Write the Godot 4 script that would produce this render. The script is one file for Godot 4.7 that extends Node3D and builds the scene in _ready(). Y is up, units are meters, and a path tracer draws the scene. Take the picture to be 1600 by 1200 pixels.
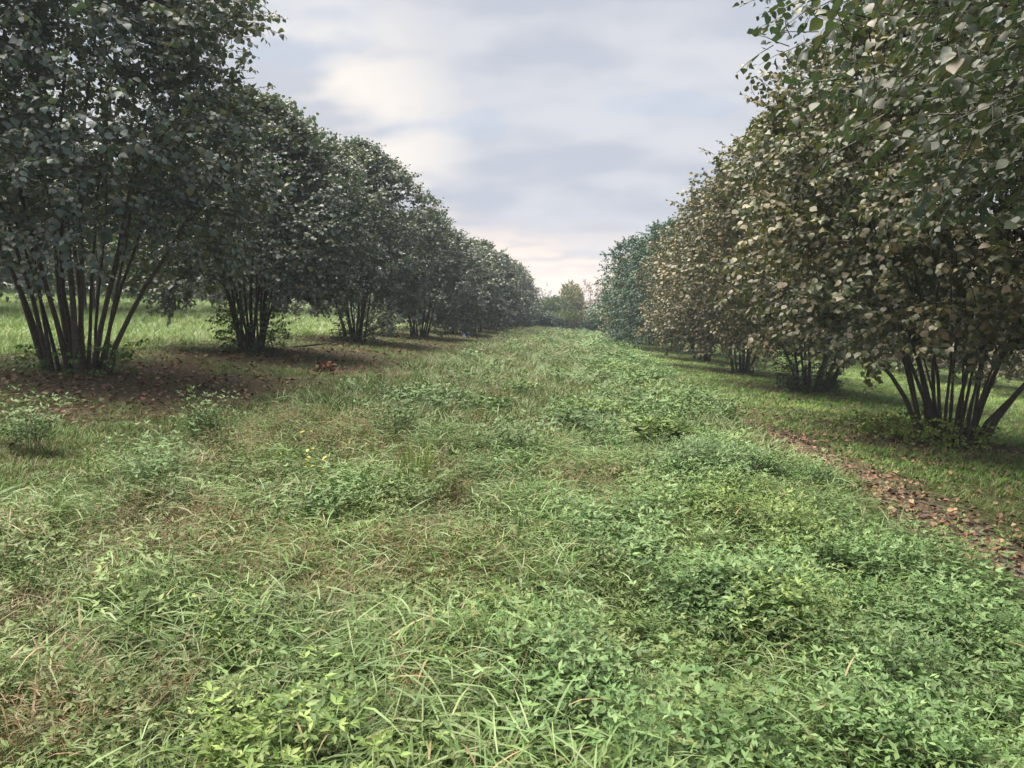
extends Node3D

const SLOPE := 0.09
var rng := RandomNumberGenerator.new()
var wide_noise := FastNoiseLite.new()
var fine_noise := FastNoiseLite.new()
var lump_noise := FastNoiseLite.new()
var eye := Vector3(0, 1.45, 0)
var M := {}
var tree_spots := []          # [x, z, radius of bare ground]
var taken := {}

# ------------------------------------------------------------------ helpers
func rf(a: float, b: float) -> float:
	return rng.randf_range(a, b)

func ss(a: float, b: float, x: float) -> float:
	return smoothstep(a, b, x)

func land(x: float, z: float) -> float:
	var xc := clampf(x, -34.0, 34.0)
	return -SLOPE * xc + 0.035 * wide_noise.get_noise_2d(x * 1.4, z * 1.4)

func spot(x: float, z: float) -> Vector3:
	return Vector3(x, land(x, z), z)

func named(o: Node, called: String) -> void:
	var n: int = taken.get(called, 0)
	taken[called] = n + 1
	o.name = called if n == 0 else "%s_%03d" % [called, n]

func tag(o: Node, label: String, category: String, group := "") -> void:
	o.set_meta("label", label)
	o.set_meta("category", category)
	if group:
		o.set_meta("group", group)

func thing(called: String, label: String, category: String, at: Vector3, group := "") -> Node3D:
	var o := Node3D.new()
	named(o, called)
	add_child(o)
	o.position = at
	tag(o, label, category, group)
	return o

func part(called: String, mesh: Mesh, parent: Node, at := Transform3D()) -> MeshInstance3D:
	var o := MeshInstance3D.new()
	o.name = called
	o.mesh = mesh
	o.transform = at
	parent.add_child(o, true)
	return o

func scatter(called: String, mesh: Mesh, where: Array, tints: Array, parent: Node, kind := "stuff") -> MultiMeshInstance3D:
	var mm := MultiMesh.new()
	mm.transform_format = MultiMesh.TRANSFORM_3D
	mm.use_colors = true
	mm.mesh = mesh
	mm.instance_count = where.size()
	for i in where.size():
		mm.set_instance_transform(i, where[i])
		mm.set_instance_color(i, tints[i])
	var o := MultiMeshInstance3D.new()
	o.name = called
	o.multimesh = mm
	if kind:
		o.set_meta("kind", kind)
	parent.add_child(o, true)
	return o

func frame(x: Vector3, up: Vector3) -> Basis:
	var a := x.normalized()
	var c := a.cross(up)
	if c.length() < 0.02:
		c = a.cross(Vector3(0.3, 0.1, 1))
	c = c.normalized()
	return Basis(a, c.cross(a), c)

func tri(st: SurfaceTool, a: Vector3, b: Vector3, c: Vector3) -> void:
	st.add_vertex(a)
	st.add_vertex(b)
	st.add_vertex(c)

# a leaf of unit length along +x, upper side +y, folded along its midrib
func add_leaf(st: SurfaceTool, t: Transform3D, col: Color, widths: Array, fold := 0.2, droop := 0.25, two_tone := 0.0) -> void:
	var n := widths.size()
	var mid := []
	var lef := []
	var rig := []
	for k in n:
		var u := float(k) / (n - 1)
		var w: float = widths[k]
		var y := -droop * u * u
		mid.append(t * Vector3(u, y, 0))
		lef.append(t * Vector3(u, y + fold * w, w))
		rig.append(t * Vector3(u, y + fold * w, -w))
	for k in n - 1:
		st.set_color(col)
		var tip: bool = widths[k + 1] < 0.001
		var foot: bool = widths[k] < 0.001
		if not tip:
			tri(st, mid[k], lef[k + 1], mid[k + 1])
		if not foot:
			tri(st, mid[k], lef[k], lef[k + 1] if not tip else mid[k + 1])
		st.set_color(col * (1.0 - two_tone))
		if not tip:
			tri(st, mid[k], mid[k + 1], rig[k + 1])
		if not foot:
			tri(st, mid[k], rig[k + 1] if not tip else mid[k + 1], rig[k])

# a bent blade of grass
func add_blade(st: SurfaceTool, foot: Vector3, dir: Vector3, length: float, width: float, bend: float, col: Color, segs := 3) -> void:
	var side := dir.cross(Vector3.UP)
	side = (side.normalized() if side.length() > 0.05 else Vector3(1, 0, 0)).rotated(dir.normalized(), rf(-0.7, 0.7)) * width * 0.5
	var flat := Vector3(dir.x, 0, dir.z)
	flat = flat.normalized() if flat.length() > 0.01 else Vector3(1, 0, 0)
	var last := foot
	var lw := 0.75
	st.set_color(col)
	for k in segs:
		var u := float(k + 1) / segs
		var p := foot + dir.normalized() * length * u + (flat * 0.7 - Vector3.UP * 0.8) * bend * length * u * u
		var w := (1.0 if k < segs - 2 else 0.72) if k < segs - 1 else 0.0
		tri(st, last - side * lw, last + side * lw, p + side * w)
		if w > 0.0:
			tri(st, last - side * lw, p + side * w, p - side * w)
		last = p
		lw = w

func add_tube(st: SurfaceTool, pts: Array, radii: Array, sides: int, col: Color) -> void:
	var rings := []
	var first := Vector3(0.31, 0.1, 0.94)
	for i in pts.size():
		var dir: Vector3 = (pts[mini(i + 1, pts.size() - 1)] - pts[maxi(i - 1, 0)]).normalized()
		var a := (first - dir * first.dot(dir)).normalized()
		first = a
		var b := dir.cross(a)
		var ring := []
		for k in sides:
			var an := TAU * k / sides
			ring.append([pts[i] + (a * cos(an) + b * sin(an)) * radii[i], a * cos(an) + b * sin(an)])
		rings.append(ring)
	st.set_color(col)
	for i in pts.size() - 1:
		for k in sides:
			var q := [rings[i][k], rings[i][(k + 1) % sides], rings[i + 1][(k + 1) % sides], rings[i + 1][k]]
			for v in [q[0], q[2], q[1], q[0], q[3], q[2]]:
				st.set_normal(v[1])
				st.add_vertex(v[0])

func surface() -> SurfaceTool:
	var st := SurfaceTool.new()
	st.begin(Mesh.PRIMITIVE_TRIANGLES)
	return st

func done(st: SurfaceTool, m: Material, normals := true) -> ArrayMesh:
	if normals:
		st.generate_normals()
	st.set_material(m)
	return st.commit()

# ------------------------------------------------------------------ materials
func leafy(rough: float, back: Color, spec := 0.5) -> StandardMaterial3D:
	var m := StandardMaterial3D.new()
	m.vertex_color_use_as_albedo = true
	m.albedo_color = Color.WHITE
	m.roughness = rough
	m.metallic_specular = spec
	m.cull_mode = BaseMaterial3D.CULL_DISABLED
	m.backlight_enabled = true
	m.backlight = back
	return m

func noise_tex(freq: float, oct: int, lo: Color, hi: Color, sd: int) -> NoiseTexture2D:
	var n := FastNoiseLite.new()
	n.seed = sd
	n.frequency = freq
	n.fractal_octaves = oct
	var t := NoiseTexture2D.new()
	t.width = 512
	t.height = 512
	t.seamless = true
	t.noise = n
	var g := Gradient.new()
	g.set_color(0, lo)
	g.set_color(1, hi)
	t.color_ramp = g
	return t

func make_materials() -> void:
	M.leaf = leafy(0.47, Color(0.64, 0.7, 0.42), 0.52)
	M.grass = leafy(0.5, Color(0.5, 0.55, 0.3), 0.45)
	M.alfalfa = leafy(0.55, Color(0.45, 0.5, 0.32), 0.4)
	M.litter = leafy(0.7, Color(0.2, 0.15, 0.1), 0.3)
	var b := StandardMaterial3D.new()
	b.vertex_color_use_as_albedo = true
	b.albedo_texture = noise_tex(0.02, 5, Color(0.4, 0.4, 0.37), Color(1, 1, 1), 5)
	b.uv1_triplanar = true
	b.uv1_scale = Vector3(5, 1.6, 5)
	b.roughness = 0.85
	b.heightmap_enabled = true
	b.heightmap_texture = noise_tex(0.03, 4, Color.BLACK, Color.WHITE, 8)
	b.heightmap_scale = 0.8
	M.bark = b
	var g := StandardMaterial3D.new()
	g.vertex_color_use_as_albedo = true
	g.albedo_texture = noise_tex(0.03, 6, Color(0.42, 0.42, 0.42), Color(1, 1, 1), 11)
	g.uv1_triplanar = true
	g.uv1_world_triplanar = true
	g.uv1_scale = Vector3(0.6, 0.6, 0.6)
	g.roughness = 0.95
	g.metallic_specular = 0.2
	g.heightmap_enabled = true
	g.heightmap_texture = noise_tex(0.04, 5, Color.BLACK, Color.WHITE, 12)
	g.heightmap_scale = 4.0
	M.soil = g

# ------------------------------------------------------------------ sky
func make_sky() -> PanoramaSkyMaterial:
	var w := 2048
	var h := 1024
	var broad := FastNoiseLite.new()
	broad.seed = 21
	broad.frequency = 1.25
	broad.fractal_octaves = 5
	var wisp := FastNoiseLite.new()
	wisp.seed = 4
	wisp.frequency = 2.8
	wisp.fractal_octaves = 6
	var data := PackedFloat32Array()
	data.resize(w * h * 3)
	var grey := Vector3(0.555, 0.59, 0.675)
	var pale := Vector3(0.70, 0.715, 0.765)
	var cream := Vector3(1.09, 0.94, 0.82)
	var blue := Vector3(0.52, 0.66, 0.86)
	for row in h / 2:
		var el := (0.5 - (row + 0.5) / h) * PI
		var ce := cos(el)
		var se := sin(el)
		for col in w:
			var az := wrapf((col + 0.5) / w * TAU, -PI, PI)
			var d := Vector3(sin(az) * ce, se, -cos(az) * ce)
			# clouds lie in a sheet: features flatten and shrink towards the horizon
			var k := 1.0 / (se + 0.42)
			var p := Vector3(d.x * k, d.z * k, 0.0)
			var n := broad.get_noise_2d(p.x + 3.0, p.y * 1.25)
			var f := wisp.get_noise_2d(p.x * 0.8 - 7.0, p.y * 1.5)
			var v := n * 0.7 + f * 0.6
			var c := grey.lerp(pale, smoothstep(-0.22, 0.3, v))
			c = c.lerp(blue, smoothstep(0.2, 0.42, n - 0.6 * f) * smoothstep(0.1, 0.2, se) * 0.22)
			# thin bright cloud round the place where the sun stands
			var sun := d.dot(Vector3(-0.33, 0.19, -0.93).normalized())
			var glow := smoothstep(0.972, 0.999, sun)
			c = c.lerp(Vector3(1.02, 0.95, 0.87), glow * clampf(0.5 + 1.1 * n + 1.5 * f, 0.1, 0.95))
			# clear warm band low down
			var low := 1.0 - smoothstep(0.055, 0.135, se + 0.05 * n + 0.03 * f)
			var bars := smoothstep(0.05, 0.3, wisp.get_noise_2d(az * 1.6, se * 22.0)) * smoothstep(0.035, 0.075, se)
			c = c.lerp(cream.lerp(Vector3(0.68, 0.68, 0.72), bars * 0.7), low)
			var i := (row * w + col) * 3
			data[i] = c.x
			data[i + 1] = c.y
			data[i + 2] = c.z
	for row in range(h / 2, h):
		for col in w:
			var i := (row * w + col) * 3
			data[i] = 0.2
			data[i + 1] = 0.22
			data[i + 2] = 0.15
	var im := Image.create_from_data(w, h, false, Image.FORMAT_RGBF, data.to_byte_array())
	var m := PanoramaSkyMaterial.new()
	m.panorama = ImageTexture.create_from_image(im)
	return m

# ------------------------------------------------------------------ zones of the ground
func bare(x: float, z: float) -> float:      # 1 under the trees, where litter lies
	var b := 0.0
	for s in tree_spots:
		var dx: float = (x - s[0]) / s[2]
		var dz: float = (z - s[1]) / (s[2] * 1.25)
		var q := dx * dx + dz * dz
		if q < 1.7:
			b = maxf(b, 1.0 - ss(0.25, 1.7, q))
	return b

func meadow(x: float, z: float) -> float:    # 1 in the unmown strip between the rows
	var n := 0.55 * wide_noise.get_noise_2d(x * 3.0, z * 3.0)
	return ss(-3.7 + n, -2.6 + n, x) * (1.0 - ss(2.15 + n * 0.4 + 0.012 * -z, 2.75 + n * 0.4 + 0.012 * -z, x))

func trail(x: float, z: float) -> float:     # the worn line of leaves and bare soil
	var c := 2.85 + 0.18 * wide_noise.get_noise_2d(z * 4.0, 7.0) - 0.03 * maxf(0.0, -z - 8.0)
	return (1.0 - ss(0.2, 0.95 if x > c else 0.7, absf(x - c))) * (1.0 - ss(10.5, 14.5, -z))

func soil_color(x: float, z: float) -> Color:
	var n := wide_noise.get_noise_2d(x * 5.0, z * 5.0)
	var f := fine_noise.get_noise_2d(x * 3.0, z * 3.0)
	var green := Color(0.105, 0.135, 0.055)
	var brown := Color(0.175, 0.137, 0.095)
	var grey := Color(0.2, 0.175, 0.155)
	var c := green.lerp(brown, clampf(0.4 + 0.9 * n + 0.5 * f, 0, 1))
	if x < -8.0:
		c = c.lerp(Color(0.13, 0.15, 0.055), 0.7)
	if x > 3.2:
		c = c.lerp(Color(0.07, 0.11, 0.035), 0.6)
	c = c.lerp(brown * 0.85, bare(x, z) * 0.85)
	c = c.lerp(brown.lerp(grey, ss(0.0, 0.25, f + 0.3 * n + (0.15 if x > 2.85 else -0.1))), trail(x, z))
	return c

func make_ground() -> void:
	var xs := []
	var zs := []
	var x := -900.0
	while x < 900.0:
		xs.append(x)
		var a := absf(x + 0.01)
		x += 0.22 if a < 12.0 else (0.8 if a < 24.0 else (3.0 if a < 60.0 else 60.0))
	var z := 60.0
	while z > -1500.0:
		zs.append(z)
		z -= 6.0 if z > 8.0 else (0.24 if z > -26.0 else (0.6 if z > -66.0 else (4.0 if z > -120.0 else 80.0)))
	var st := surface()
	for zz in zs:
		for xx in xs:
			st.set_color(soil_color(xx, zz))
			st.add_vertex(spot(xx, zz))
	var n := xs.size()
	for j in zs.size() - 1:
		for i in n - 1:
			var a := j * n + i
			for k in [a, a + n, a + 1, a + 1, a + n, a + n + 1]:
				st.add_index(k)
	var o := part("ground", done(st, M.soil), self)
	o.set_meta("kind", "structure")
	tag(o, "sloping orchard ground of brown soil and moss", "ground")

# ------------------------------------------------------------------ low plants
func blade_tuft(blades: int, lo: float, hi: float, spread: float, width: float, bend: float, cols: Array, segs := 3) -> ArrayMesh:
	var st := surface()
	for i in blades:
		var an := rf(0, TAU)
		var r := spread * sqrt(rng.randf())
		var foot := Vector3(cos(an) * r, -0.01, sin(an) * r)
		var a2 := an + rf(-1.2, 1.2)
		var lean := rf(0.1, 0.75)
		add_blade(st, foot, Vector3(cos(a2) * lean, 1, sin(a2) * lean), rf(lo, hi), width * rf(0.7, 1.2), bend * rf(0.3, 1.3), cols[rng.randi() % cols.size()], segs)
	return done(st, M.grass)

# sprawling grass: culms that lean over and carry short broad blades
func culm_tuft(culms: int, per: int, cols: Array, straw: Color) -> ArrayMesh:
	var st := surface()
	for i in culms:
		var an := rf(0, TAU)
		var out := Vector3(cos(an), 0, sin(an))
		var foot := Vector3(rf(-0.07, 0.07), -0.01, rf(-0.07, 0.07))
		var length := rf(0.16, 0.36)
		var lean := rf(0.25, 1.1)
		var dir := (out * lean + Vector3.UP).normalized()
		add_blade(st, foot, dir, length, 0.0028, 0.3, straw if rng.randf() < 0.28 else cols[0], 3)
		for k in per:
			var u := (k + rf(0.4, 1.0)) / per
			var p := foot + dir * length * u + (out * 0.7 - Vector3.UP * 0.8) * 0.3 * length * u * u
			var a2 := an + (1.3 if k % 2 == 0 else -1.3) + rf(-0.8, 0.8)
			add_blade(st, p, Vector3(cos(a2), rf(0.1, 0.9), sin(a2)), rf(0.05, 0.15), rf(0.0035, 0.0075), rf(0.1, 0.9), cols[rng.randi() % cols.size()], 3)
	return done(st, M.grass)

# thin culms that end in loose brownish seed heads
func seed_tuft(culms: int, cols: Array) -> ArrayMesh:
	var st := surface()
	for i in culms:
		var an := rf(0, TAU)
		var lean := rf(0.1, 0.7)
		var dir := Vector3(cos(an) * lean, 1, sin(an) * lean).normalized()
		var length := rf(0.2, 0.4)
		var foot := Vector3(rf(-0.08, 0.08), -0.01, rf(-0.08, 0.08))
		var c: Color = cols[rng.randi() % cols.size()]
		add_blade(st, foot, dir, length, 0.0025, 0.15, c, 3)
		for k in 9:
			var p := foot + dir * length * (0.6 + 0.4 * k / 9.0) - Vector3.UP * 0.05 * length
			var a2 := rf(0, TAU)
			add_blade(st, p, Vector3(cos(a2), rf(0.4, 1.2), sin(a2)), rf(0.015, 0.045), 0.003, 0.3, c * Color(1.05, 0.85, 0.8), 2)
	return done(st, M.grass)

func alfalfa_plant(stems: int, nodes: int, tall: float, leaflet: float, cols: Array, flowers := 0) -> ArrayMesh:
	var st := surface()
	for i in stems:
		var an := TAU * (i + rf(-0.4, 0.4)) / stems
		var out := Vector3(cos(an), 0, sin(an))
		var lean := rf(0.15, 0.85)
		var length := tall * rf(0.65, 1.1)
		var dir := (out * lean + Vector3.UP).normalized()
		add_blade(st, Vector3(rf(-0.04, 0.04), -0.01, rf(-0.04, 0.04)), dir, length, 0.003, 0.12, cols[0] * 0.8, 3)
		for k in nodes:
			var u := 0.22 + 0.78 * (k + rf(0.2, 0.9)) / nodes
			var p := dir * length * u + (out * 0.7 - Vector3.UP * 0.8) * 0.12 * length * u * u
			var a2 := an + 2.4 * k + rf(-0.5, 0.5)
			var reach := rf(0.012, 0.05)
			var c: Color = cols[rng.randi() % cols.size()] * rf(0.85, 1.15)
			var hub := p + Vector3(cos(a2), rf(0.2, 0.7), sin(a2)) * reach
			for l in 3:
				var a3 := a2 + (l - 1) * 1.15
				var b := frame(Vector3(cos(a3), rf(-0.2, 1.1), sin(a3)), Vector3(rf(-0.6, 0.6), 1, rf(-0.6, 0.6)))
				add_leaf(st, Transform3D(b.scaled_local(Vector3.ONE * leaflet * rf(0.8, 1.5)), hub), c, [0.05, 0.19, 0.0], 0.3, 0.12)
		if flowers > 0 and i < flowers:
			var top := dir * length
			for k in 9:
				var b2 := frame(Vector3(rf(-1, 1), rf(-0.2, 1), rf(-1, 1)), Vector3.UP)
				add_leaf(st, Transform3D(b2.scaled_local(Vector3.ONE * 0.008), top + Vector3(rf(-0.006, 0.006), rf(0, 0.022), rf(-0.006, 0.006))), Color(0.24, 0.17, 0.38), [0.1, 0.4, 0.0], 0.2, 0.1)
	return done(st, M.alfalfa)

func upright(x: float, z: float, scale: float, tilt := 0.15) -> Transform3D:
	var b := Basis(Vector3.UP, rf(0, TAU)).rotated(Vector3(1, 0, 0), rf(-tilt, tilt)).rotated(Vector3(0, 0, 1), rf(-tilt, tilt))
	var low := 1.0 / maxf(1.0, pow(scale, 0.8))   # wide clumps farther off are no taller than near ones
	return Transform3D(b.scaled_local(Vector3(scale * rf(0.85, 1.2), scale * low * rf(0.8, 1.2), scale * rf(0.85, 1.2))), spot(x, z))

func in_sight(x: float, z: float) -> bool:
	return z < -1.2 and absf(x + 0.07 * -z) < 1.1 + 0.82 * -z

class Sown:
	var at := []
	var tint := []
	func put(t: Transform3D, c: Color) -> void:
		at.append(t)
		tint.append(c)

func sow(called: String, label: String, category: String, meshes: Array, s: Sown) -> void:
	# one countless mass of plants, spread over a few mesh variants
	var n := meshes.size()
	for v in n:
		var at := []
		var tint := []
		for i in range(v, s.at.size(), n):
			at.append(s.at[i])
			tint.append(s.tint[i])
		if at.size() == 0:
			continue
		var o := scatter(called if v == 0 else "%s_%03d" % [called, v], meshes[v], at, tint, self)
		tag(o, label, category)

func make_low_plants() -> void:
	var g1 := [Color(0.081, 0.148, 0.038), Color(0.101, 0.174, 0.051), Color(0.064, 0.126, 0.031), Color(0.127, 0.181, 0.072)]
	var g2 := [Color(0.078, 0.152, 0.031), Color(0.094, 0.172, 0.035), Color(0.066, 0.133, 0.027)]
	var straw := Color(0.234, 0.183, 0.105)
	var dry := [Color(0.195, 0.156, 0.082), Color(0.156, 0.125, 0.062), Color(0.140, 0.136, 0.062), Color(0.164, 0.109, 0.066)]
	var al := [Color(0.082, 0.144, 0.051), Color(0.105, 0.168, 0.064), Color(0.066, 0.121, 0.045), Color(0.125, 0.187, 0.078)]
	var lime := [Color(0.097, 0.143, 0.043), Color(0.083, 0.131, 0.038), Color(0.115, 0.155, 0.055)]
	var culm := [culm_tuft(9, 7, g1, straw), culm_tuft(10, 7, g1, straw), culm_tuft(9, 6, g1, straw), culm_tuft(8, 7, [g1[0], g1[3], dry[0]], straw), culm_tuft(9, 7, g1, straw), culm_tuft(8, 8, g1, straw)]
	var blade := [blade_tuft(34, 0.08, 0.26, 0.06, 0.004, 0.6, g1), blade_tuft(28, 0.1, 0.32, 0.07, 0.0042, 0.75, [g1[0], g1[1], g1[2], g1[3], straw]), blade_tuft(32, 0.08, 0.28, 0.08, 0.0048, 0.5, g1)]
	var drym := [blade_tuft(26, 0.1, 0.3, 0.09, 0.0045, 0.7, dry), culm_tuft(8, 4, dry, straw), blade_tuft(22, 0.14, 0.34, 0.07, 0.004, 0.9, dry), seed_tuft(14, dry), seed_tuft(11, dry)]
	var short := [blade_tuft(26, 0.035, 0.1, 0.13, 0.0055, 0.5, g2, 2), blade_tuft(24, 0.03, 0.085, 0.14, 0.006, 0.6, g2, 2), blade_tuft(26, 0.04, 0.12, 0.12, 0.005, 0.4, [g2[0], g2[1], straw * 0.8], 2)]
	var alf := [alfalfa_plant(9, 12, 0.34, 0.023, al), alfalfa_plant(10, 11, 0.4, 0.025, al), alfalfa_plant(9, 13, 0.36, 0.021, al), alfalfa_plant(9, 11, 0.32, 0.024, al), alfalfa_plant(10, 12, 0.38, 0.022, al), alfalfa_plant(9, 12, 0.34, 0.023, al), alfalfa_plant(9, 11, 0.35, 0.023, al)]
	var weed := [alfalfa_plant(8, 7, 0.2, 0.024, lime), alfalfa_plant(7, 8, 0.26, 0.022, lime), alfalfa_plant(9, 6, 0.16, 0.027, lime)]
	var coarse := [alfalfa_plant(6, 6, 0.34, 0.042, al), alfalfa_plant(6, 6, 0.38, 0.045, al), alfalfa_plant(7, 5, 0.32, 0.045, al)]
	var far_blade := [blade_tuft(20, 0.14, 0.34, 0.14, 0.011, 0.6, g1, 2), blade_tuft(20, 0.14, 0.3, 0.15, 0.012, 0.7, [g1[0], g1[1], g1[3], straw], 2)]
	var tall := [blade_tuft(26, 0.12, 0.3, 0.16, 0.010, 0.5, [Color(0.138, 0.225, 0.071), Color(0.154, 0.237, 0.088), Color(0.201, 0.231, 0.129), Color(0.117, 0.200, 0.058)], 2), blade_tuft(26, 0.14, 0.36, 0.18, 0.010, 0.6, [Color(0.138, 0.225, 0.071), Color(0.201, 0.231, 0.134), Color(0.127, 0.206, 0.065)], 2)]

	var s_culm := Sown.new()
	var s_blade := Sown.new()
	var s_dry := Sown.new()
	var s_short := Sown.new()
	var s_alf := Sown.new()
	var s_coarse := Sown.new()
	var s_far := Sown.new()
	var s_weed := Sown.new()
	var s_tall := Sown.new()
	var s_litter := Sown.new()
	# rings of the meadow: from, to, plants per square metre, size
	for ring in [[1.2, 4.5, 290.0, 0.9], [4.5, 8.0, 175.0, 1.0], [8.0, 14.0, 75.0, 1.25], [14.0, 25.0, 30.0, 1.6], [25.0, 42.0, 15.0, 2.0], [42.0, 66.0, 9.0, 2.6]]:
		var x0 := maxf(-(1.1 + 0.9 * ring[1]), -36.0)
		var x1 := minf(1.1 + 0.75 * ring[1], 34.0)
		var count := int((x1 - x0) * (ring[1] - ring[0]) * ring[2])
		for i in count:
			var x := rf(x0, x1)
			var z := -rf(ring[0], ring[1])
			if not in_sight(x, z):
				continue
			var me := meadow(x, z)
			var n := wide_noise.get_noise_2d(x * 2.6, z * 2.6)
			var f := fine_noise.get_noise_2d(x, z)
			var near: bool = ring[1] < 9.0
			var hump := 0.8 + 0.9 * clampf(fine_noise.get_noise_2d(x * 0.9 - 30.0, z * 0.9) + 0.15, -0.25, 0.6)
			var sc: float = ring[3]
			var bright := rf(0.75, 1.25) * (1.0 + 0.35 * f)
			if me > rng.randf():
				var lush := 0.34 + 0.13 * x + 0.9 * n + 0.6 * f
				lush += 0.3 * ss(-1.0, 1.5, x) * ss(-10.0, -4.0, z)
				lush -= 0.5 * ss(1.7, 2.6, x) * ss(-14.0, -10.0, z)
				var kind := rng.randf()
				if lush > 0.3 + 0.9 * kind and rng.randf() < 0.42:
					var c := Color(0.9, 0.96, 0.9) * bright
					var mound := fine_noise.get_noise_2d(x * 1.1 + 40.0, z * 1.1)
					c = c.lerp(Color(1.2, 1.1, 0.75) * bright, ss(0.05, 0.35, fine_noise.get_noise_2d(x * 0.7, z * 0.7 + 90.0)))
					if mound > -0.12 or rng.randf() < 0.35:
						(s_alf if near else s_coarse).put(upright(x, z, sc * (0.62 + 1.7 * clampf(mound + 0.1, 0, 0.6)), 0.25), c)
					else:
						s_weed.put(upright(x, z, sc * rf(0.7, 1.1), 0.3), Color.WHITE * bright)
				elif lush < -0.02 + 0.28 * kind and rng.randf() < (0.36 if near else 0.2):
					s_dry.put(upright(x, z, sc * rf(0.7, 1.1), 0.4), Color.WHITE * bright)
				else:
					var c2 := Color(1.0, 1.0, 1.0).lerp(Color(0.8, 1.05, 0.75), ss(1.2, 2.2, x) * ss(16.0, 22.0, -z)) * Color(1, 1, 1).lerp(Color(1.03, 1.0, 0.92), clampf(0.5 - lush, 0, 1)) * bright
					if not near:
						s_far.put(upright(x, z, sc * rf(0.6, 1.0), 0.3), c2)
					elif kind < 0.16:
						s_weed.put(upright(x, z, sc * rf(0.7, 1.2), 0.3), Color.WHITE * bright)
					elif kind < 0.62:
						s_culm.put(upright(x, z, sc * hump * rf(0.75, 1.1), 0.3), c2)
					else:
						s_blade.put(upright(x, z, sc * hump * rf(0.6, 1.0), 0.3), c2)
				continue
			var b := bare(x, z)
			var tr := trail(x, z)
			if x < -8.6 + 0.8 * n:
				if b < 0.5:
					s_tall.put(upright(x, z, sc * rf(0.5, 0.95), 0.25), Color(1, 1, 1).lerp(Color(1.12, 1.03, 1.0), ss(0.0, 0.3, n)) * bright * 1.3)
				continue
			# mown strips beside the rows
			var left: bool = x < 0.0
			var cover := (0.9 if left else 1.0) - (0.25 if left else 0.55) * b - 1.3 * tr + 0.9 * n + 0.7 * f
			if left:
				cover -= (0.3 + 0.25 * ss(13.0, 9.0, -z)) * ss(-3.5, -4.5, x) * (1.0 - ss(-6.8, -8.2, x))
			else:
				cover -= 0.35 * ss(12.5, 9.5, -z)
			if rng.randf() < cover:
				var tone := Color(1.25, 1.0, 0.9).lerp(Color(0.95, 1.0, 0.9), ss(0.1, 0.8, cover)) if left else Color(1.05, 1.12, 0.95).lerp(Color(1.3, 1.45, 0.95), ss(11.0, 14.0, -z) * ss(-0.3, 0.2, n)).lerp(Color(1.15, 0.9, 0.8), 0.7 * ss(12.5, 9.5, -z) * ss(0.2, -0.15, n + 0.5 * f))
				s_short.put(upright(x, z, sc * rf(0.75, 1.25), 0.15), tone * bright)
			elif rng.randf() < 0.2 + 0.3 * b + 0.75 * tr + (0.1 if left else 0.0):
				var q := Basis(Vector3.UP, rf(0, TAU)).rotated(Vector3(1, 0, 0), rf(-0.5, 0.5)).rotated(Vector3(0, 0, 1), rf(-0.5, 0.5))
				var c3: Color = [Color(0.16, 0.09, 0.06), Color(0.19, 0.115, 0.075), Color(0.13, 0.08, 0.058), Color(0.24, 0.18, 0.11), Color(0.15, 0.11, 0.07)][rng.randi() % 5]
				s_litter.put(Transform3D(q.scaled_local(Vector3.ONE * rf(0.03, 0.065) * minf(sc, 1.6)), spot(x, z) + Vector3(0, 0.025, 0)), c3 * rf(0.7, 1.3))
			elif left and rng.randf() < 0.5 * (1.0 - b):
				s_dry.put(upright(x, z, sc * rf(0.25, 0.5), 0.4), Color(0.8, 0.75, 0.7) * bright)
	# the heap of leaves along the trail
	for i in 4000:
		var z := -rf(4.6, 13.5)
		var x := 2.72 + rng.randfn(0.0, 0.34) + 0.18 * wide_noise.get_noise_2d(z * 4.0, 7.0) - 0.03 * maxf(0.0, -z - 8.0)
		if fine_noise.get_noise_2d(x * 1.3, z * 1.3) < rf(-0.25, 0.15) or rng.randf() < 0.88 * ss(9.5, 5.0, -z):
			continue
		var q := Basis(Vector3.UP, rf(0, TAU)).rotated(Vector3(1, 0, 0), rf(-0.8, 0.8)).rotated(Vector3(0, 0, 1), rf(-0.8, 0.8))
		var c3: Color = [Color(0.14, 0.082, 0.06), Color(0.16, 0.1, 0.07), Color(0.1, 0.065, 0.05), Color(0.21, 0.15, 0.1)][rng.randi() % 4]
		s_litter.put(Transform3D(q.scaled_local(Vector3.ONE * rf(0.028, 0.06)), spot(x, z) + Vector3(0, rf(0.015, 0.05), 0)), c3 * rf(0.7, 1.3))
	for i in 2600:
		var z := -rf(4.0, 15.0)
		var x := 3.2 + rng.randfn(0.0, 1.1)
		if fine_noise.get_noise_2d(x * 0.8 + 11.0, z * 0.8) < rf(-0.3, 0.35):
			continue
		var q := Basis(Vector3.UP, rf(0, TAU)).rotated(Vector3(1, 0, 0), rf(-0.8, 0.8)).rotated(Vector3(0, 0, 1), rf(-0.8, 0.8))
		var c4: Color = [Color(0.165, 0.085, 0.058), Color(0.19, 0.115, 0.07), Color(0.12, 0.075, 0.052), Color(0.26, 0.18, 0.1)][rng.randi() % 4]
		s_litter.put(Transform3D(q.scaled_local(Vector3.ONE * rf(0.028, 0.06)), spot(x, z) + Vector3(0, rf(0.02, 0.07), 0)), c4 * rf(0.7, 1.3))
	var curled := []
	for k in 3:
		var st := surface()
		add_leaf(st, Transform3D(Basis(), Vector3(-0.5, 0, 0)), Color.WHITE, [0.0, 0.34, 0.42, 0.3, 0.0], 0.3 + 0.25 * k, 0.3 - 0.3 * k, 0.15)
		curled.append(done(st, M.litter))
	sow("meadow_grass", "sprawling green grass with broad blades in the unmown strip between the rows", "grass", culm, s_culm)
	sow("meadow_weeds", "low lime green broad leaved weeds among the meadow grass", "weeds", weed, s_weed)
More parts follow.
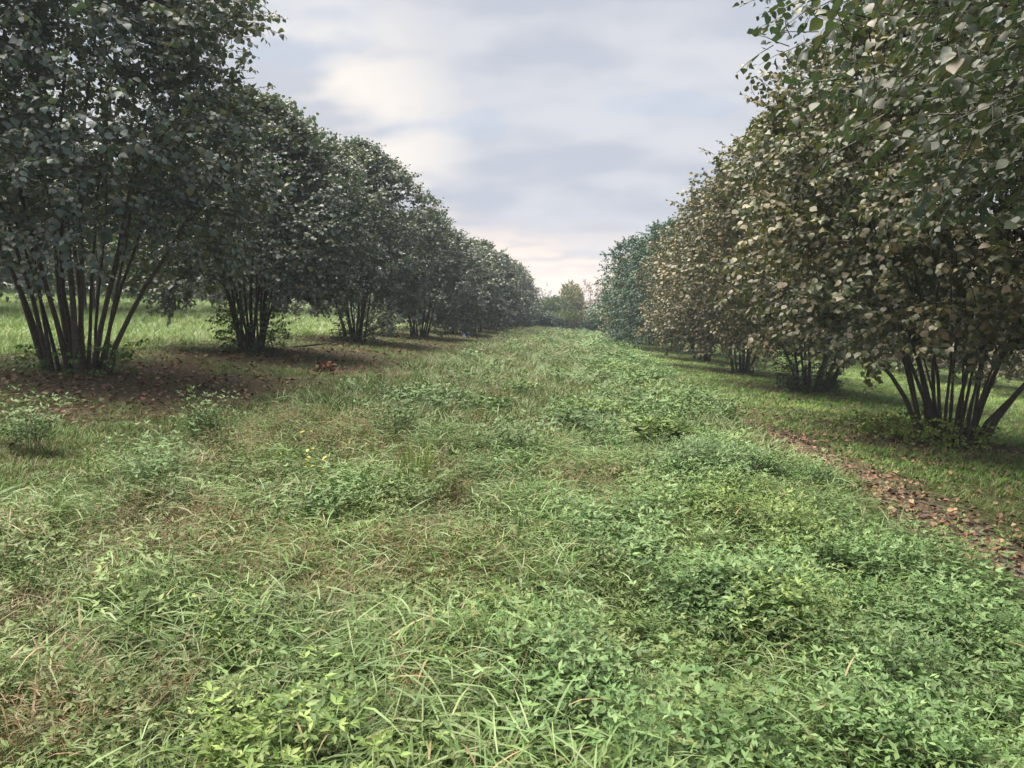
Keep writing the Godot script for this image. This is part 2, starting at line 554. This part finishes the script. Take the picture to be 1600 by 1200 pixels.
	sow("bladed_grass", "thin arching green grass mixed through the unmown strip", "grass", blade, s_blade)
	sow("far_grass", "green meadow grass farther along the strip between the rows", "grass", far_blade, s_far)
	sow("dry_grass", "dry brown and straw coloured grass in patches of the strip", "grass", drym, s_dry)
	sow("mown_grass", "short mown green grass beside and under the hazelnut rows", "grass", short, s_short)
	sow("pale_grass", "tall pale green grass beyond the left hazelnut row", "grass", tall, s_tall)
	sow("alfalfa", "blue green alfalfa growing thick in the near strip", "alfalfa", alf, s_alf)
	sow("far_alfalfa", "blue green alfalfa farther along the strip", "alfalfa", coarse, s_coarse)
	sow("fallen_leaves", "brown fallen hazelnut leaves on the bare soil", "leaves", curled, s_litter)
	M.alfalfa_mesh = alf

# ------------------------------------------------------------------ hazelnut trees
# a spray is a twig with its leaves: {twig, leaves: [transform, colour number], mesh}
func make_spray(cols: Array, count: int, length: float, size: float, simple := false) -> Dictionary:
	var leaves := []
	var st := surface()
	var tw := surface()
	var pts := []
	for k in 4:
		var u := k / 3.0
		pts.append(Vector3(length * u, -0.22 * length * u * u, 0.06 * length * sin(u * 5.0)))
	for s in [st, tw]:
		add_tube(s, pts, [0.006, 0.005, 0.004, 0.002], 3, Color(0.06, 0.045, 0.032))
	for k in count:
		var u := 0.12 + 0.88 * (k + rf(0.0, 0.6)) / count
		var foot := Vector3(length * u, -0.22 * length * u * u, 0.06 * length * sin(u * 5.0))
		var side := 1.0 if k % 2 == 0 else -1.0
		var an := side * rf(0.5, 1.35) if k < count - 1 else rf(-0.3, 0.3)
		var dir := Vector3(cos(an), rf(-1.3, 0.3), sin(an))
		var b := frame(dir, Vector3(rf(-0.7, 0.7), 1.0, rf(-0.7, 0.7)))
		var big := size * rf(0.5, 1.25)
		var t := Transform3D(b.scaled_local(Vector3.ONE * big), foot + dir.normalized() * 0.025)
		var c := rng.randi() % cols.size()
		leaves.append([t, c, rng.randi() % 3])
		add_leaf(st, t, cols[c], [0.0, 0.44, 0.36, 0.0] if simple else [0.0, 0.38, 0.48, 0.41, 0.2, 0.0], rf(0.0, 0.45), rf(-0.15, 0.7), 0.08)
	return {"mesh": done(st, M.leaf), "twig": done(tw, M.bark, false), "leaves": leaves}

func leaf_meshes(cols: Array) -> Array:
	var all := []
	for c in cols:
		var three := []
		for k in 3:
			var st := surface()
			add_leaf(st, Transform3D(), c, [0.0, 0.36, 0.47, 0.42, 0.22, 0.0], 0.08 + 0.16 * k, 0.6 - 0.3 * k, 0.08)
			three.append(done(st, M.leaf))
		all.append(three)
	return all

func crown_radius(t: float, low: float, mid: float, top: float) -> float:
	if t > mid:
		return sqrt(maxf(0.0, 1.0 - pow((t - mid) / (top - mid), 1.75)))
	return 1.0 - 0.3 * pow((mid - t) / maxf(mid - low, 0.1), 2.0)

func stem_mesh(foot: Vector3, az: float, lean: float, arch: float, tall: float, thick: float, sides: int, limbs: int) -> ArrayMesh:
	var st := surface()
	var out := Vector3(cos(az), 0, sin(az))
	var across := Vector3(-sin(az), 0, cos(az))
	var pts := []
	var radii := []
	var wob := rf(0, TAU)
	var n := 9
	var tone := Color(0.13, 0.108, 0.088) * rf(0.7, 1.3)
	for k in n + 1:
		var u := float(k) / n
		var p := foot + out * (lean * u + arch * u * u) * tall + across * (0.07 * sin(u * 5.0 + wob) + 0.03 * sin(u * 13.0 + wob * 3.0)) * (0.3 + u) + Vector3.UP * tall * (u - 0.18 * arch * u * u)
		p += Vector3(rf(-0.02, 0.02), 0, rf(-0.02, 0.02))
		pts.append(p)
		radii.append(thick * (1.22 - 1.05 * pow(u, 0.75)) * (1.25 if k == 0 else 1.0))
	pts[0] -= Vector3(0, 0.12, 0)
	add_tube(st, pts, radii, sides, tone)
	for i in limbs:
		var u := rf(0.3, 0.95)
		var k := int(u * n)
		var p: Vector3 = pts[k].lerp(pts[mini(k + 1, n)], u * n - k)
		var a2 := az + rf(-1.5, 1.5)
		var length := rf(0.6, 1.7) * (1.15 - 0.5 * u)
		var dir := Vector3(cos(a2), rf(0.25, 1.1), sin(a2)).normalized()
		var bp := []
		var br := []
		for j in 5:
			var v := j / 4.0
			bp.append(p + dir * length * v + Vector3(rf(-0.03, 0.03), -0.22 * length * v * v, rf(-0.03, 0.03)))
			br.append(maxf(0.004, radii[k] * 0.5 * (1.0 - 0.85 * v)))
		bp[0] = p
		add_tube(st, bp, br, 4, tone)
	return done(st, M.bark, false)

var sprays := {}

# at: place; top, wide: height and crown radius; low: how far the skirt hangs above the ground
func hazel(at: Vector3, o: Dictionary) -> Node3D:
	rng.seed = hash([at.x, at.z])
	var root := thing("hazelnut_tree", o.label, "tree", at, o.group)
	var top: float = o.get("top", 6.2)
	var wide: float = o.get("wide", 3.1)
	var low: float = o.get("low", 1.25)
	var mid: float = low + 0.36 * (top - low)
	var set_of: Dictionary = sprays[o.kind]
	var centre := Vector2(o.get("cx", 0.0), o.get("cz", 0.0))
	# stems
	var n_stems: int = o.get("stems", 13)
	for i in n_stems:
		var az := TAU * (i + rf(-0.35, 0.35)) / n_stems
		var r := rf(0.1, 0.4)
		var inner := rng.randf()
		var lean := lerpf(0.03, 0.4, inner)
		part("stem", stem_mesh(Vector3(cos(az) * r, 0, sin(az) * r), az, lean, lerpf(0.04, rf(0.02, 0.2), inner), top * rf(0.68, 0.88), rf(0.02, 0.044) * o.get("girth", 1.0), o.get("sides", 6), o.get("limbs", 6)), root)
	for e in o.get("more", []):
		part("stem", stem_mesh(Vector3(cos(e[0]) * e[5], 0, sin(e[0]) * e[5]), e[0], e[1], e[2], e[3], e[4], 8, 5), root)
	# crown
	var where := []
	var tints := []
	var goal: int = int(o.get("sprays", 3000) * (1.0 if o.get("plain", false) else 1.2))
	var seedy := rf(0, 100)
	var tone: Color = o.get("tone", Color.WHITE)
	var tries := 0
	var size: float = o.get("size", 1.0)
	while where.size() < goal and tries < goal * 6:
		tries += 1
		var t := low - 0.25 + (top - low + 0.25) * pow(rng.randf(), 0.85)
		var az := rf(0, TAU)
		var lump := 1.0 + 0.45 * lump_noise.get_noise_3d(cos(az) * 2.2 + seedy, t * 0.75, sin(az) * 2.2)
		var q := pow(rng.randf(), 0.42)
		if rng.randf() < 0.045:
			q *= rf(1.0, 1.08)
		lump += 0.2 * lump_noise.get_noise_3d(cos(az) * 6.0 - seedy, t * 2.0, sin(az) * 6.0)
		var rad := wide * crown_radius(t, low, mid, top) * lump * q
		var skirt := low + 0.35 * lump_noise.get_noise_2d(az * 2.0 + seedy, 3.0) + (1.0 - minf(q, 1.0)) * 1.3
		if t < skirt:
			continue
		var p := Vector3(cos(az) * rad + centre.x * t / top, t, sin(az) * rad + centre.y * t / top)
		# gaps between the boughs
		if lump_noise.get_noise_3d(p.x * 1.5 + seedy, p.y * 1.5, p.z * 1.5) < -0.13 + 0.1 * (1.0 - t / top):
			continue
		var out := Vector3(cos(az), 0.15 + 0.9 * (t - mid) / (top - mid), sin(az))
		var dir := out * rf(0.3, 1.0) + Vector3(rf(-0.8, 0.8), rf(-0.6, 0.5), rf(-0.8, 0.8))
		var b := frame(dir, Vector3(rf(-0.5, 0.5), 1, rf(-0.5, 0.5)) + out * 0.5)
		where.append(Transform3D(b.scaled_local(Vector3.ONE * size * rf(0.8, 1.2)), p))
		var patch := lump_noise.get_noise_3d(p.x * 0.9 - seedy, p.y * 0.9, p.z * 0.9)
		var turn: Color = o.get("turn", Color(1.16, 1.0, 0.78) if o.kind == "olive" else Color(1.1, 1.0, 0.9))
		tints.append(tone * (Color.WHITE.lerp(turn, clampf(0.4 + 1.6 * patch, 0, 1))) * rf(0.8, 1.2))
	# the leaves that show largest are parts of their own
	var apart := {}
	var single: int = o.get("single", 0)
	if single > 0:
		var order := []
		for i in where.size():
			var g: Vector3 = at + where[i].origin
			if g.z < -1.0 and absf(g.x + 0.07 * -g.z) < 0.66 * -g.z and (g.y - 1.45) < 0.42 * -g.z:
				order.append([g.distance_to(eye), i])
		order.sort_custom(func(a, b): return a[0] < b[0])
		var made := 0
		var lm: Array = set_of.leaf
		for e in order:
			var i: int = e[1]
			var s: Dictionary = set_of.near[i % set_of.near.size()]
			if made + s.leaves.size() > single:
				break
			apart[i] = true
			var w := part("twig", s.twig, root, where[i])
			for l in s.leaves:
				part("leaf", lm[l[1]][l[2]], w, l[0])
				made += 1
	var pool: Array = set_of.near if not o.get("plain", false) else set_of.far
	for v in pool.size():
		var a := []
		var c := []
		for i in range(v, where.size(), pool.size()):
			if not apart.has(i):
				a.append(where[i])
				c.append(tints[i])
		if a.size():
			scatter("foliage", pool[v].mesh, a, c, root)
	# young shoots at the foot
	var shoots: int = o.get("shoots", 0)
	if shoots:
		var a := []
		var c := []
		var tall: float = o.get("shoot_height", 0.5)
		for i in shoots:
			var az := rf(0, TAU)
			var t := tall * pow(rng.randf(), 1.3)
			var r := rf(0.1, 0.62) + 0.15 * t
			var b := frame(Vector3(cos(az), rf(-0.2, 0.9), sin(az)), Vector3(rf(-0.4, 0.4), 1, rf(-0.4, 0.4)))
			a.append(Transform3D(b.scaled_local(Vector3.ONE * rf(0.4, 0.75)), Vector3(cos(az) * r + o.get("sx", 0.0) * rng.randf(), t + 0.02, sin(az) * r)))
			c.append(o.get("shoot_tint", Color(1.1, 1.5, 0.9)) * rf(0.7, 1.3))
		scatter("basal_shoot", sprays.shoot.near[0].mesh, a, c, root)
	return root

func make_trees() -> void:
	var dark := [Color(0.092, 0.135, 0.123), Color(0.111, 0.149, 0.149), Color(0.079, 0.118, 0.108), Color(0.147, 0.167, 0.175), Color(0.177, 0.177, 0.115)]
	var mixed := [Color(0.088, 0.105, 0.079), Color(0.083, 0.110, 0.095), Color(0.072, 0.095, 0.063), Color(0.132, 0.118, 0.092), Color(0.110, 0.125, 0.084), Color(0.110, 0.120, 0.105)]
	var olive := [Color(0.080, 0.101, 0.056), Color(0.109, 0.113, 0.073), Color(0.146, 0.129, 0.094), Color(0.067, 0.093, 0.059), Color(0.151, 0.143, 0.055), Color(0.126, 0.099, 0.068), Color(0.084, 0.105, 0.075), Color(0.071, 0.093, 0.052)]
	var fresh := [Color(0.07, 0.11, 0.03), Color(0.09, 0.14, 0.035), Color(0.055, 0.09, 0.03)]
	rng.seed = 71
	for k in [["dark", dark], ["mixed", mixed], ["olive", olive], ["shoot", fresh]]:
		var near := []
		var far := []
		for i in 5:
			near.append(make_spray(k[1], 8, rf(0.3, 0.48), 0.086))
			far.append(make_spray(k[1], 9, rf(0.4, 0.55), 0.125, true))
		sprays[k[0]] = {"near": near, "far": far, "leaf": leaf_meshes(k[1])}
	var left := "hazelnut trees in the left row"
	var right := "hazelnut trees in the right row"
	for t in trees_left:
		t.o.group = left
		hazel(spot(t.x, t.z), t.o)
	for t in trees_right:
		t.o.group = right
		hazel(spot(t.x, t.z), t.o)
	var ordinal := ["nearest", "second", "third", "fourth", "fifth", "sixth", "seventh", "eighth", "ninth", "tenth"]
	for row in [[-17.5, -20.2, 7, "left", "dark", 6.6], [17.5, -26.6, 6, "right", "olive", 6.6], [-28.5, -34.0, 7, "left", "dark", 4.7], [27.5, -44.0, 5, "right", "olive", 4.7]]:
		for i in row[2]:
			var z: float = row[1] - row[5] * i
			var o := {"label": "hazelnut tree, %s in the %s beyond the %s alley row" % [ordinal[i], "farther orchard row" if absf(row[0]) > 20.0 else "next orchard row", row[3]], "group": "hazelnut trees of the rows behind", "kind": row[4], "plain": true, "sprays": 1500, "stems": 9, "sides": 4, "limbs": 2, "top": 6.0, "low": 0.6 if absf(row[0]) < 20.0 else 0.1, "wide": 3.2, "size": 1.15}
			hazel(spot(row[0] + 0.3 * sin(i * 2.7), z), o)

var trees_left := [
	{"x": -6.92, "z": -10.33, "o": {"label": "large dark hazelnut tree with open fan of bare stems on brown ground, left row", "kind": "dark", "sprays": 5600, "top": 7.2, "wide": 2.75, "low": 1.3, "stems": 15, "single": 300, "shoots": 90, "shoot_height": 0.4, "more": [[0.0, 0.45, 0.2, 3.6, 0.036, 0.4], [PI, 0.33, 0.1, 5.0, 0.036, 0.45], [PI - 0.3, 0.25, 0.1, 5.0, 0.034, 0.42], [1.0, 0.15, 0.15, 5.0, 0.042, 0.3]]}},
	{"x": -6.9, "z": -16.28, "o": {"label": "hazelnut tree with leafy shoots round its foot, second clear trunk of left row", "kind": "dark", "sprays": 4400, "top": 5.3, "wide": 2.45, "low": 0.95, "stems": 18, "single": 300, "shoots": 260, "shoot_height": 0.9, "shoot_tint": Color(0.8, 1.0, 0.8)}},
	{"x": -6.59, "z": -23.35, "o": {"label": "hazelnut tree with short dark fan of stems, third clear trunk of left row", "kind": "dark", "sprays": 4000, "top": 5.9, "wide": 2.45, "low": 0.8, "stems": 16, "shoots": 200, "shoot_height": 0.6, "shoot_tint": Color(0.5, 0.6, 0.5)}},
	{"x": -5.9, "z": -30.2, "o": {"label": "hazelnut tree leafy down to the bright grass, just past the third trunk of left row", "kind": "dark", "sprays": 3600, "top": 4.9, "wide": 2.5, "low": 0.15, "stems": 12}},
	{"x": -5.6, "z": -37.0, "o": {"label": "dark hazelnut tree beside the small blue bag, left row", "kind": "dark", "plain": true, "sprays": 2600, "top": 4.5, "wide": 2.5, "low": 0.2, "stems": 10}},
	{"x": -5.3, "z": -43.6, "o": {"label": "hazelnut tree next after the one with the blue bag, left row", "kind": "dark", "plain": true, "sprays": 2400, "top": 4.9, "wide": 2.5, "low": 0.2, "stems": 10}},
	{"x": -5.1, "z": -50.2, "o": {"label": "third hazelnut tree from the hedge in the left row", "kind": "dark", "plain": true, "sprays": 2200, "top": 4.7, "wide": 2.7, "low": 0.2, "stems": 10}},
	{"x": -5.0, "z": -56.6, "o": {"label": "last but one hazelnut tree before the hedge, left row", "kind": "dark", "plain": true, "sprays": 2200, "top": 4.9, "wide": 2.7, "low": 0.2, "stems": 10}},
	{"x": -4.7, "z": -62.5, "o": {"label": "hazelnut tree at the hedge end of the left row", "kind": "dark", "plain": true, "sprays": 2000, "top": 4.4, "wide": 2.6, "low": 0.2, "stems": 10}},
]
var trees_right := [
	{"x": 6.0, "z": -5.4, "o": {"label": "hazelnut tree with large leaves overhanging the top right corner", "kind": "mixed", "sprays": 4600, "top": 6.8, "wide": 3.9, "low": 2.75, "stems": 12, "single": 300, "size": 0.88, "cx": -0.4, "tone": Color(0.72, 0.86, 0.86), "turn": Color(1.05, 1.0, 0.95)}},
	{"x": 5.96, "z": -12.21, "o": {"label": "hazelnut tree with many bare stems and lime green shoots at its foot, right row", "kind": "olive", "sprays": 6400, "top": 6.8, "wide": 3.2, "low": 1.35, "stems": 24, "girth": 0.7, "single": 300, "shoots": 320, "shoot_height": 0.4, "sx": -1.0, "shoot_tint": Color(2.1, 2.0, 1.1), "tone": Color(0.82, 0.92, 0.85), "more": [[PI, 0.2, 0.75, 3.3, 0.04, 0.4], [-0.2, 0.75, 0.45, 2.8, 0.034, 0.42], [0.3, 0.45, 0.4, 3.6, 0.045, 0.45], [2.6, 0.1, 0.5, 3.8, 0.045, 0.35]]}},
	{"x": 6.23, "z": -20.03, "o": {"label": "hazelnut tree with its foot wrapped in dark leaves to chest height, right row", "kind": "olive", "sprays": 5600, "top": 7.2, "wide": 3.1, "low": 1.0, "stems": 12, "single": 300, "shoots": 900, "shoot_height": 2.0, "shoot_tint": Color(0.7, 0.75, 0.8), "more": [[0.1, 0.55, 0.3, 4.0, 0.07, 0.4]]}},
	{"x": 5.95, "z": -26.13, "o": {"label": "hazelnut tree with pale stems showing over dark litter, third clear trunk of right row", "kind": "olive", "sprays": 4600, "top": 6.4, "wide": 3.0, "low": 0.8, "stems": 14, "shoots": 60}},
	{"x": 5.8, "z": -32.8, "o": {"label": "yellowing hazelnut tree between the pale stems and the dark green tree, right row", "kind": "olive", "sprays": 3400, "top": 5.9, "wide": 2.5, "low": 0.35, "stems": 12, "tone": Color(1.1, 1.1, 0.95)}},
	{"x": 5.6, "z": -40.5, "o": {"label": "dark green hazelnut tree bulging into the alley, right row", "kind": "dark", "sprays": 4200, "top": 6.5, "wide": 4.0, "low": 0.3, "stems": 10, "size": 1.2, "tone": Color(0.5, 0.78, 0.58), "turn": Color(0.9, 1.0, 0.95)}},
	{"x": 5.4, "z": -48.0, "o": {"label": "hazelnut tree hidden for the most part behind the dark bulging one, right row", "kind": "olive", "plain": true, "sprays": 2400, "top": 6.0, "wide": 3.2, "low": 0.3, "stems": 10}},
	{"x": 5.2, "z": -57.0, "o": {"label": "low pale hazelnut bush at the hedge end of the right row", "kind": "olive", "plain": true, "sprays": 2000, "top": 3.9, "wide": 2.6, "low": 0.2, "stems": 9, "tone": Color(1.2, 1.15, 1.0)}},
]

# ------------------------------------------------------------------ far end
func make_bush(called: String, label: String, category: String, at: Vector3, size: Vector3, kind: String, count: int, tint: Color, stems := 5, group := "") -> void:
	rng.seed = hash([at.x, size.y])
	var root := thing(called, label, category, at, group)
	for i in stems:
		var az := TAU * i / stems
		part("stem", stem_mesh(Vector3(cos(az) * 0.2 * size.x, 0, sin(az) * 0.15), az, rf(0.05, 0.3), 0.1, size.y * 0.85, 0.035 + 0.006 * size.y, 4, 4), root)
	var a := []
	var c := []
	var off := rf(0, 50)
	while a.size() < count:
		var d := Vector3(rf(-1, 1), rf(-1, 1), rf(-1, 1))
		if d.length() > 1.0 + 0.25 * lump_noise.get_noise_3d(d.x * 3.0 + off, d.y * 3.0, d.z * 3.0) - 0.1:
			continue
		var p := Vector3(d.x * size.x, (d.y * 0.5 + 0.5) * size.y, d.z * size.z)
		if lump_noise.get_noise_3d(p.x * 1.6 + off, p.y * 1.6, p.z * 1.6) < -0.2:
			continue
		var b := frame(d + Vector3(rf(-0.6, 0.6), rf(-0.3, 0.7), rf(-0.6, 0.6)), Vector3(rf(-0.5, 0.5), 1, rf(-0.5, 0.5)))
		a.append(Transform3D(b.scaled_local(Vector3.ONE * rf(0.7, 1.1)), p))
		c.append(tint * rf(0.75, 1.25))
	scatter("foliage", sprays[kind].far[0].mesh, a, c, root)

func make_far_end() -> void:
	for e in [[-8.2, 1.3, "left of the alley row end"], [-2.6, 1.25, "left of the dark gap of bare stems"], [3.4, 1.35, "right of the dark gap of bare stems"], [10.5, 1.4, "behind the right row end"]]:
		make_bush("bramble_hedge", "low dark bramble hedge across the alley end, " + e[2], "hedge", spot(e[0], -66.0), Vector3(3.1 if absf(e[0]) > 5.0 else 2.2, e[1] * 0.92, 0.9), "dark", 2200, Color(0.5, 0.65, 0.5), 4, "bramble hedges across the alley end")
	# thicket of bare stems in the hedge gap, roofed by a bramble
	rng.seed = 9
	var th := thing("thicket", "dark brown thicket of bare upright stems in the hedge gap", "thicket", spot(0.0, -66.2))
	for i in 34:
		var st := surface()
		var x := rf(-1.3, 1.3)
		var z := rf(-0.35, 0.35)
		var lean := rf(-0.15, 0.15)
		add_tube(st, [Vector3(x, -0.1, z), Vector3(x + lean * 0.5, 0.6, z), Vector3(x + lean, rf(0.85, 1.1), z)], [0.03, 0.024, 0.012], 4, Color(0.07, 0.045, 0.04) * rf(0.8, 1.3))
		part("stem", done(st, M.bark, false), th)
	make_bush("bramble", "pale green bramble arching over the bare stems at the alley end", "bush", spot(0.1, -67.4), Vector3(2.4, 1.5, 0.8), "shoot", 900, Color(1.9, 1.5, 1.8), 5)
	make_bush("young_tree", "yellow green young tree standing behind the hedge gap", "tree", spot(0.45, -84.0), Vector3(1.2, 4.9, 1.2), "shoot", 1300, Color(2.9, 1.9, 1.5), 3)
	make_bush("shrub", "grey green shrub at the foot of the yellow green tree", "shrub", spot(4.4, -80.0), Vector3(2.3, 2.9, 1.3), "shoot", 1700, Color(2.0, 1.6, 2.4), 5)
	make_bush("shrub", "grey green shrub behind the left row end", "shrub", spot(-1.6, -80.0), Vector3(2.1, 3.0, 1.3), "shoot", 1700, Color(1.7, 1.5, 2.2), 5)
	make_bush("pink_tree", "sparse pinkish autumn tree right of the yellow green tree", "tree", spot(2.7, -92.0), Vector3(2.6, 5.9, 1.6), "olive", 420, Color(2.6, 1.35, 1.6), 9)
	make_bush("thin_tree", "thin nearly bare tree showing over the left row end", "tree", spot(-2.6, -90.0), Vector3(1.1, 4.7, 1.0), "olive", 60, Color(1.5, 1.3, 1.2), 7)
	for i in 9:
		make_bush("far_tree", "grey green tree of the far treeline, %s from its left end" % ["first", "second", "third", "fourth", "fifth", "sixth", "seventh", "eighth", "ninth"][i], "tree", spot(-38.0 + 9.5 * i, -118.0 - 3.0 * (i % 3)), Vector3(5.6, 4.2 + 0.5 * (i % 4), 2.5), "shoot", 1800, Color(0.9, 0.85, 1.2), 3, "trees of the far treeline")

# ------------------------------------------------------------------ single things on the ground
func make_small_things() -> void:
	rng.seed = 33
	# tall tuft
	var st := surface()
	for i in 95:
		var an := rf(0, TAU)
		var r := 0.085 * sqrt(rng.randf())
		var lean := rf(0.02, 0.3)
		add_blade(st, Vector3(cos(an) * r, -0.02, sin(an) * r), Vector3(cos(an) * lean, 1, sin(an) * lean), rf(0.3, 0.58), 0.006, rf(0.05, 0.4), [Color(0.1, 0.17, 0.03), Color(0.13, 0.2, 0.04), Color(0.08, 0.14, 0.03), Color(0.25, 0.22, 0.1)][rng.randi() % 4], 4)
	var o := part("grass_tuft", done(st, M.grass), self, Transform3D(Basis(), spot(-1.17, -5.75)))
	tag(o, "tall upright tuft of bright green grass in the middle of the strip", "grass tuft")
	# clumps of alfalfa that stand out
	for e in [[-1.75, -7.6, 1.5, "beyond the tall grass tuft"], [-3.3, -6.6, 1.35, "on the thin grass left of the tall tuft"], [-4.25, -5.6, 1.4, "farthest left, by the brown litter"], [1.3, -9.4, 1.3, "where the strip meets the leaf trail"], [-0.5, -7.2, 1.6, "right of the tall grass tuft"]]:
		var c := thing("alfalfa_clump", "bushy blue green alfalfa clump " + e[3], "alfalfa", spot(e[0], e[1]), "alfalfa clumps that stand above the strip")
		for k in 4:
			part("plant", M.alfalfa_mesh[k % 3], c, Transform3D(Basis(Vector3.UP, rf(0, TAU)).scaled_local(Vector3.ONE * e[2] * rf(0.85, 1.1)), Vector3(rf(-0.2, 0.2), 0, rf(-0.15, 0.15))))
	# yellow weed
	var yw := thing("yellow_weed", "spindly weed with yellowed leaves left of the tall tuft", "weed", spot(-1.75, -5.1))
	var ys := surface()
	for i in 3:
		add_blade(ys, Vector3.ZERO, Vector3(rf(-0.3, 0.3), 1, rf(-0.2, 0.2)), 0.5, 0.006, 0.1, Color(0.2, 0.2, 0.06), 3)
	part("stem", done(ys, M.grass), yw)
	for i in 22:
		var ls := surface()
		var b := frame(Vector3(rf(-1, 1), rf(-0.3, 0.5), rf(-1, 1)), Vector3.UP)
		add_leaf(ls, Transform3D(b.scaled_local(Vector3.ONE * rf(0.03, 0.05)), Vector3(rf(-0.07, 0.07), rf(0.08, 0.5), rf(-0.06, 0.06))), [Color(0.4, 0.32, 0.05), Color(0.3, 0.3, 0.07), Color(0.45, 0.33, 0.06)][i % 3], [0.0, 0.3, 0.3, 0.0], 0.2, 0.2)
		part("leaf", done(ls, M.grass), yw)
	# fallen branch
	var fs := surface()
	add_tube(fs, [Vector3(-0.9, 0.04, 0.1), Vector3(-0.3, 0.1, 0), Vector3(0.3, 0.16, -0.05), Vector3(0.85, 0.34, -0.1)], [0.03, 0.026, 0.02, 0.01], 6, Color(0.06, 0.045, 0.035))
	add_tube(fs, [Vector3(0.2, 0.15, -0.04), Vector3(0.5, 0.12, 0.2), Vector3(0.75, 0.2, 0.35)], [0.015, 0.011, 0.005], 5, Color(0.06, 0.045, 0.035))
	var fb := part("fallen_branch", done(fs, M.bark, false), self, Transform3D(Basis(), spot(-6.2, -18.6)))
	tag(fb, "dark dead branch lying between the second and third left trunks", "branch")
	# heap of red brown leaves
	var hp := thing("leaf_heap", "small heap of red brown leaves on the left litter strip", "leaf heap", spot(-4.55, -13.9))
	for i in 70:
		var ls := surface()
		var b := Basis(Vector3.UP, rf(0, TAU)).rotated(Vector3(1, 0, 0), rf(-1.0, 1.0)).rotated(Vector3(0, 0, 1), rf(-1.0, 1.0))
		var r := absf(rng.randfn(0, 0.16))
		var an := rf(0, TAU)
		add_leaf(ls, Transform3D(b.scaled_local(Vector3.ONE * rf(0.07, 0.11)), Vector3(cos(an) * r * 1.4, maxf(0.02, 0.2 - r * 0.7) * rng.randf(), sin(an) * r)), [Color(0.18, 0.085, 0.055), Color(0.14, 0.07, 0.05), Color(0.22, 0.12, 0.07)][i % 3], [0.0, 0.36, 0.42, 0.0], 0.4, 0.3)
		part("leaf", done(ls, M.litter), hp)
	# blue bag
	var bs := surface()
	var nb := FastNoiseLite.new()
	nb.frequency = 1.6
	var ring := []
	for j in 9:
		var row := []
		for k in 14:
			var th := PI * 0.5 * j / 8.0
			var ph := TAU * k / 14
			var d := Vector3(sin(th) * cos(ph), cos(th), sin(th) * sin(ph))
			row.append(Vector3(d.x * 0.2, d.y * 0.13, d.z * 0.16) * (1.0 + 0.5 * nb.get_noise_3dv(d * 2.0)))
		ring.append(row)
	bs.set_color(Color(0.025, 0.05, 0.2))
	for j in 8:
		for k in 14:
			var k2 := (k + 1) % 14
			tri(bs, ring[j][k], ring[j + 1][k2], ring[j + 1][k])
			tri(bs, ring[j][k], ring[j][k2], ring[j + 1][k2])
	var bm := StandardMaterial3D.new()
	bm.vertex_color_use_as_albedo = true
	bm.roughness = 0.4
	var bag := part("plastic_bag", done(bs, bm), self, Transform3D(Basis(), spot(-4.6, -34.6)))
	tag(bag, "small crumpled blue plastic bag at the foot of the left row", "bag")

# ------------------------------------------------------------------ scene
func _ready() -> void:
	var cam := Camera3D.new()
	cam.name = "camera"
	cam.position = eye
	cam.rotation_degrees = Vector3(-5.25, 4.1, 0)
	cam.fov = 53.67
	cam.near = 0.05
	cam.far = 3000.0
	add_child(cam)
	cam.current = true

	var env := Environment.new()
	env.background_mode = Environment.BG_SKY
	env.sky = Sky.new()
	env.sky.sky_material = make_sky()
	env.background_energy_multiplier = 0.113
	env.tonemap_mode = Environment.TONE_MAPPER_LINEAR
	env.tonemap_exposure = 9.2
	env.fog_enabled = true
	env.fog_density = 0.001
	env.fog_light_color = Color(0.8, 0.86, 0.95)
	env.sdfgi_enabled = true
	env.ssao_enabled = true
	env.ssil_enabled = true
	var we := WorldEnvironment.new()
	we.name = "world_environment"
	we.environment = env
	add_child(we)

	var sun := DirectionalLight3D.new()
	sun.name = "sun"
	sun.light_energy = 0.5
	sun.light_color = Color(1.0, 0.95, 0.88)
	sun.light_angular_distance = 62.0
	sun.shadow_enabled = true
	add_child(sun)
	sun.look_at_from_position(Vector3(-0.40, 1.0, -0.12) * 50.0, Vector3.ZERO)

	wide_noise.seed = 3
	wide_noise.frequency = 0.12
	wide_noise.fractal_octaves = 3
	fine_noise.seed = 14
	fine_noise.frequency = 0.9
	fine_noise.fractal_octaves = 3
	lump_noise.seed = 8
	lump_noise.frequency = 0.5
	lump_noise.fractal_octaves = 3
	for t in trees_left:
		tree_spots.append([t.x + 0.9, t.z + 0.6, 2.7])
	for t in trees_right:
		tree_spots.append([t.x, t.z, 1.7])
	for i in 7:
		tree_spots.append([-17.5, -20.2 - 6.6 * i, 1.6])
		tree_spots.append([17.5, -26.6 - 6.6 * i, 1.6])

	make_materials()
	make_ground()
	rng.seed = 100
	make_trees()
	make_far_end()
	rng.seed = 200
	make_low_plants()
	make_small_things()
